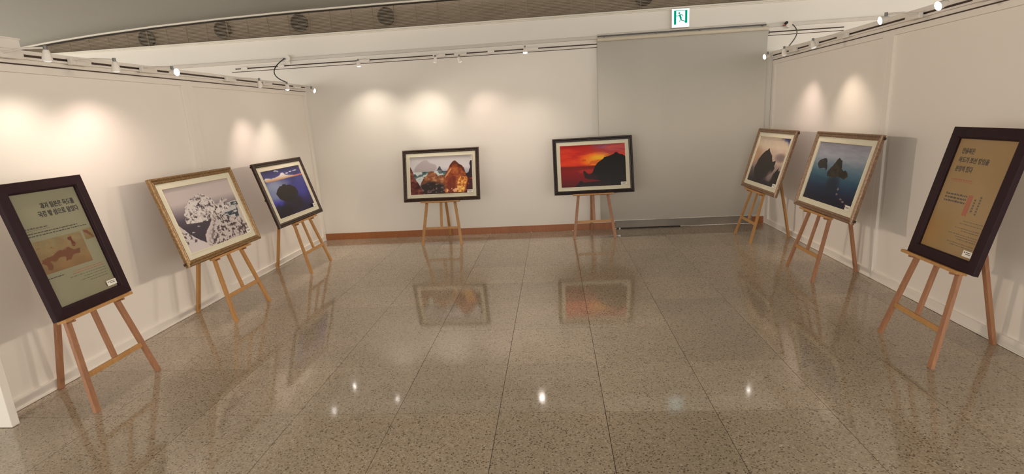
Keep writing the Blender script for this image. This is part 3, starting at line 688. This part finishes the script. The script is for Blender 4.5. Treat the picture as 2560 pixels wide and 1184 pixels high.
def text_obj(txt, size, x, y, z, mat, parent, align='LEFT', bold=.0, name='heading_text', maxw=None):
    cu = bpy.data.curves.new(name, 'FONT'); cu.body = txt; cu.size = size; cu.align_x = align; cu.extrude = .0004; cu.offset = bold
    cu.resolution_u = 2
    o = bpy.data.objects.new(name, cu); COL.objects.link(o)
    dg = bpy.context.evaluated_depsgraph_get(); me = bpy.data.meshes.new_from_object(o.evaluated_get(dg))
    bpy.data.objects.remove(o); me.materials.clear(); me.materials.append(mat)
    vx = np.zeros(len(me.vertices)*3); me.vertices.foreach_get('co', vx); vx = vx.reshape(-1, 3)
    if maxw and len(vx):
        cw = vx[:, 0].max()-vx[:, 0].min(); vx[:, 0] *= maxw/cw; me.vertices.foreach_set('co', vx.ravel()); me.update()
    o = bpy.data.objects.new(name, me); COL.objects.link(o); o.parent = parent; o.location = (x, y, z); return o
def print_lines(rows, z, mat, parent, seed, hh=.006, name='small_print'):
    """tiny unreadable print: rows of (x0, x1, y) broken into word-like dashes"""
    rs = random.Random(seed); mb = MB()
    for x0, x1, y in rows:
        x = x0
        while x < x1:
            w = rs.uniform(.008, .026); e = min(x+w, x1); q = hh*rs.uniform(.7, 1)
            mb.add([(x, y, z), (e, y, z), (e, y+q, z), (x, y+q, z)], [(0, 1, 2, 3)]); x = e+rs.uniform(.003, .006)
    return mb.build(name, mat, parent)

def frame_root(name, X, Y, a, tilt, z, dx, label, cat, group):
    r = empty(name, (0, 0, 0))
    u = Vector((math.cos(a), math.sin(a), 0)); n_ = Vector((math.sin(a), -math.cos(a), 0))
    up = -n_*math.sin(tilt)+Vector((0, 0, math.cos(tilt))); nn = n_*math.cos(tilt)+Vector((0, 0, math.sin(tilt)))
    m = Matrix((u, up, nn)).transposed().to_4x4(); m.translation = Vector((X, Y, 0))+u*dx+nn*.0125+up*(z/math.cos(tilt))
    r.matrix_world = m; tag(r, label, cat, group); return r

def framed_photo(row, pic, fmat, label, tagpos=.0, side=1):
    k, X, Y, a, tilt, z, w, h, dx, rxx, ry = row
    r = frame_root('framed_photograph', X, Y, a, tilt, z, dx, label, 'framed picture', 'framed photographs on easels')
    fr = moulding(w, h, PROF_ORNATE).build('frame', fmat, r)
    b, m = .050, .046
    mat_ = moulding(w-2*b+.004, h-2*b+.004, [(0, .004), (0, .0185), (m-.004, .0195), (m, .017), (m, .004)]).build('mat_board', M['mat'], r); mat_.location = (0, b-.002, 0)
    lip_ = moulding(w-2*b-2*m+.008, h-2*b-2*m+.008, [(0, .017), (0, .0215), (.003, .0225), (.006, .021), (.006, .008)]).build('mat_lip', M['matlip'], r); lip_.location = (0, b+m-.004, 0)
    px, py = w/2-b-m+.001, b+m-.001
    print_mesh('photograph', pic, -px, px, py, h-py, .009, r)
    MB().box((-w/2+.02, .02, .001), (w/2-.02, h-.02, .0035)).build('backing_board', M['rod'], r)
    # small title tag on the lower right of the print
    t = MB().box((px-.078, py+.004, .0235), (px-.002, py+.046, .0245)).build('title_tag', M['tagpaper'], r)
    q = MB(); q.add([(px-.070, py+.026, .0248), (px-.062, py+.026, .0248), (px-.062, py+.034, .0248), (px-.070, py+.034, .0248)], [(0, 1, 2, 3)])
    for yy, x1_ in ((.027, .012), (.019, .02)):
        q.add([(px-.058, py+yy, .0248), (px-x1_, py+yy, .0248), (px-x1_, py+yy+.004, .0248), (px-.058, py+yy+.004, .0248)], [(0, 1, 2, 3)])
    q.build('tag_print', M['inkgrey'], t)
    for sx, sy in {2: [(-1, .03)], 3: [(-1, h-.028), (-1, h*.45)], 6: [(1, h-.028)], 7: [(1, h-.028), (1, .03)]}.get(k, []):
        if True:
            MB().cyl((sx*(w/2-.012), sy, .0005), (sx*(w/2-.012), sy, .010), .009, n=10).box((sx*(w/2+.004)-.012, sy-.010, .001), (sx*(w/2+.004)+.012, sy+.010, .014)).build('corner_bracket', M['frame_dark'], r)
    return r

def sheet_poster(row, label, which):
    k, X, Y, a, tilt, z, w, h, dx, rxx, ry = row
    r = frame_root('framed_text_panel', X, Y, a, tilt, z, dx, label, 'framed panel', 'framed text panels on easels')
    moulding(w, h, PROF_PLAIN).build('frame', M['frame_plain'], r)
    b = .070; sw, sh = w-2*b, h-2*b
    sheet_mat = M['sheet_grey'] if which == 1 else M['sheet_gold']
    s = MB().box((-sw/2-.01, b-.01, .002), (sw/2+.01, h-b+.01, .008)).build('printed_sheet', sheet_mat, r)
    gl_ = MB().box((-sw/2-.004, b-.004, .0145), (sw/2+.004, h-b+.004, .0165)).build('glass_pane', M['glass'], r)
    Ux = lambda u: -sw/2+sw*u; Vy = lambda v: h-b-sh*v
    zz = .0085
    if which == 1:
        text_obj('과거 일본은 독도를', .040, Ux(.38), Vy(.145), zz, M['ink'], s, bold=.0012, maxw=sw*.53)
        text_obj('국경 밖 섬으로 알았다', .040, Ux(.30), Vy(.215), zz, M['ink'], s, bold=.0012, maxw=sw*.63)
        print_lines([(Ux(.03), Ux(.36), Vy(.305))], zz, M['inkgrey'], s, 1, .010)
        MB().box((Ux(.03), Vy(.318), zz-.0005), (Ux(.38), Vy(.3155), zz)).build('underline', M['inkgrey'], s)
        print_lines([(Ux(.03), Ux(.80), Vy(.345)), (Ux(.03), Ux(.94), Vy(.368))], zz, M['ink'], s, 2, .006)
        mp = print_mesh('printed_map', PM, Ux(.015), Ux(.79), Vy(.70), Vy(.41), zz, s, .95)
        print_mesh('printed_map', PS, Ux(.83), Ux(.985), Vy(.50), Vy(.40), zz, s, .95)
        print_lines([(Ux(.03), Ux(.28), Vy(.745))], zz, M['ink'], s, 3, .006)
        print_lines([(Ux(.42), Ux(.93), Vy(.745+.0001)), (Ux(.40), Ux(.93), Vy(.765))], zz, M['inkred'], s, 4, .004)
        print_lines([(Ux(.34), Ux(.94), Vy(.79)), (Ux(.55), Ux(.94), Vy(.815)), (Ux(.48), Ux(.94), Vy(.84)), (Ux(.62), Ux(.94), Vy(.865))], zz, M['inkgreen'], s, 5, .005)
    else:
        text_obj('안용복은', .038, Ux(.10), Vy(.125), zz, M['ink2'], s, bold=.0014, maxw=sw*.23)
        text_obj('독도가 조선 땅임을', .038, Ux(.10), Vy(.205), zz, M['ink2'], s, bold=.0014, maxw=sw*.53)
        text_obj('분명히 했다', .038, Ux(.10), Vy(.285), zz, M['ink2'], s, bold=.0014, maxw=sw*.31)
        print_lines([(Ux(.10), Ux(.48), Vy(.365))], zz, M['inkred'], s, 7, .009); MB().box((Ux(.10), Vy(.377), zz-.0005), (Ux(.50), Vy(.374), zz)).build('underline', M['inkred'], s)
        print_lines([(Ux(.11), Ux(.50), Vy(.50)), (Ux(.11), Ux(.50), Vy(.53)), (Ux(.11), Ux(.50), Vy(.56))], zz, M['ink2'], s, 8, .013, 'brush_writing')
        MB().box((Ux(.52), Vy(.655), zz-.0006), (Ux(.60), Vy(.475), zz)).build('red_strip', M['inkred'], s)
        rs = random.Random(3); q = MB()
        for (u, v0, v1) in ((.64, .50, .62), (.72, .47, .63)):
            v = v0
            while v < v1: q.add([(Ux(u), Vy(v+.016), zz), (Ux(u+.03), Vy(v+.016), zz), (Ux(u+.03), Vy(v), zz), (Ux(u), Vy(v), zz)], [(0, 1, 2, 3)]); v += .024
        q.build('vertical_writing', M['inkgrey'], s)
        print_lines([(Ux(.60), Ux(.93), Vy(.70)), (Ux(.55), Ux(.93), Vy(.725)), (Ux(.50), Ux(.93), Vy(.765)), (Ux(.62), Ux(.93), Vy(.785)), (Ux(.42), Ux(.93), Vy(.82)), (Ux(.56), Ux(.93), Vy(.84)), (Ux(.60), Ux(.93), Vy(.86)), (Ux(.45), Ux(.93), Vy(.895)), (Ux(.52), Ux(.93), Vy(.915))], zz, M['inkgrey'], s, 9, .0045)
    t = MB().box((Ux(.82), Vy(.978), .0167), (Ux(.99), Vy(.925), .0177)).build('title_tag', M['tagpaper'], r)
    q = MB(); x0, y0 = Ux(.82)+.008, Vy(.978)+.022
    q.add([(x0, y0, .0181), (x0+.008, y0, .0181), (x0+.008, y0+.008, .0181), (x0, y0+.008, .0181)], [(0, 1, 2, 3)])
    for yy in (.003, -.007): q.add([(x0+.014, y0+yy, .0181), (x0+.055, y0+yy, .0181), (x0+.055, y0+yy+.004, .0181), (x0+.014, y0+yy+.004, .0181)], [(0, 1, 2, 3)])
    q.build('tag_print', M['inkgrey'], t)
    return r
M['sheet_grey'] = plain('olive_grey_printed_sheet', (.27, .26, .165), .5, var=.05, nscale=3)
M['sheet_gold'] = plain('gold_brown_printed_sheet', (.33, .205, .070), .5, var=.06, nscale=3)
M['ink2'] = plain('brown_black_ink', (.07, .05, .03), .7)

def easel(row, label, matkey='pine', ledge_off=0):
    k, X, Y, a, tilt, z, w, h, dx, rxx, ry = row
    r = empty('wooden_easel', (X, Y, 0), a); tag(r, label, 'easel', 'wooden easels holding the pictures')
    tn = math.tan(tilt); T_ = 1.20; n_ = (0, -math.cos(tilt), math.sin(tilt)); pw = M[matkey]; lw, lt = .038, .021
    P_ = lambda x, zz: (x, zz*tn, zz)
    hs = .545/2; k_ = .135
    hx = lambda zz: hs-k_*zz
    for s in (-1, 1):
        MB().beam(P_(s*hs, 0), P_(s*hx(T_), T_), lw, lt, n_, True).build('leg', pw, r, bevel=.0015)
    rl = MB().beam((rxx, ry, 0), (rxx*.1, 1.12*tn+.028, 1.12), .036, .024, (0, -1, 0), True).build('leg', M['pine_red'] if matkey == 'pine_red' else pw, r, bevel=.0015)
    zc = .225
    MB().beam(P_(-hx(zc)+.016, zc), P_(hx(zc)-.016, zc), .032, .018, n_).build('crossbar', M['pine'], r, bevel=.0015)
    MB().beam(P_(0, zc+.017), P_(0, T_-.03), .034, .018, n_).build('centre_strut', pw, r, bevel=.0015)
    MB().beam((-hx(T_)-.03, T_*tn+.020, T_-.03), (hx(T_)+.03, T_*tn+.020, T_-.03), .05, .018, n_).build('top_bar', M['pine'], r, bevel=.0015)
    # ledge the frame stands on
    c = math.cos(tilt); zl = z/c
    nn = Vector((0, -math.cos(tilt), -math.sin(tilt)*-1)); nn = Vector((0, -math.cos(tilt), math.sin(tilt)*1))
    nn = Vector((0, -c, math.sin(tilt))); up = Vector((0, math.sin(tilt), c))
    L0 = up*(zl-.0095)+nn*.041
    ll = .27
    MB().beam(L0+Vector((-ll, 0, 0)), L0+Vector((ll, 0, 0)), .019, .060, nn).build('ledge', M['pine'], r, bevel=.002)
    for s in (-1, 1):
        zz = z-.035; q0 = up*(zl-.028)+Vector((s*hx(zz), 0, 0))
        MB().cyl(q0+nn*.010, q0+nn*.055, .0075, n=10).build('peg', M['pine_red'], r)
    return r

ROWS = [(1, -2.899, 3.006, 1.6069, 0.2108, 0.595, 0.594, 0.845, 0.007, 0.054, 0.535),
(2, -2.879, 4.477, 1.5548, 0.2695, 0.579, 1.066, 0.76, -0.024, -0.007, 0.555),
(3, -2.874, 5.97, 1.5647, 0.2827, 0.585, 1.083, 0.743, -0.022, -0.008, 0.558),
(4, -1.565, 6.874, -0.0244, 0.2221, 0.582, 1.06, 0.71, 0.022, -0.006, 0.575),
(5, 0.508, 6.897, 0.0265, 0.2402, 0.582, 1.06, 0.755, 0.016, 0.01, 0.520),
(6, 2.317, 6.609, -1.5729, 0.2734, 0.587, 1.086, 0.758, 0.048, 0.024, 0.550),
(7, 2.335, 5.091, -1.5768, 0.2544, 0.595, 1.078, 0.753, 0.061, -0.001, 0.525),
(8, 2.256, 3.4, -1.6067, 0.2423, 0.596, 0.605, 0.838, 0.048, -0.067, 0.585)]
R_ = {r_[0]: r_ for r_ in ROWS}
PM, PS = pic_map(), pic_smallmap()
easel(R_[1], 'wooden easel carrying the grey-green text panel at the far left', 'pine_red')
easel(R_[2], 'light wooden easel carrying the snowy island photograph')
easel(R_[3], 'light wooden easel carrying the dark blue night photograph in the left corner')
easel(R_[4], 'light wooden easel carrying the orange rocks photograph at the back wall')
easel(R_[5], 'wooden easel carrying the red sunset photograph at the back wall', 'pine_red')
easel(R_[6], 'light wooden easel carrying the silhouetted rock photograph in the right corner')
easel(R_[7], 'reddish wooden easel carrying the blue sea photograph', 'pine_red')
easel(R_[8], 'reddish wooden easel carrying the golden text panel at the far right', 'pine_red')
sheet_poster(R_[1], 'tall dark-framed text panel with a grey-green sheet and brown map', 1)
framed_photo(R_[2], pic_snow(), M['frame_gold'], 'gold-framed photograph of snow-covered rocky islands')
framed_photo(R_[3], pic_blue(), M['frame_dark'], 'dark-framed photograph of a black rock against a deep blue night sky')
framed_photo(R_[4], pic_rocks(), M['frame_dark'], 'dark-framed photograph of orange rocks and pale sea')
framed_photo(R_[5], pic_sunset(), M['frame_black'], 'black-framed photograph of a red sunset behind a black headland')
framed_photo(R_[6], pic_silhouette(), M['frame_bronze'], 'bronze-framed photograph of a pointed rock silhouette under pale clouds')
framed_photo(R_[7], pic_sea(), M['frame_bronze'], 'bronze-framed photograph of two rocks in a calm blue sea')
sheet_poster(R_[8], 'tall dark-framed text panel with a golden brown sheet', 2)
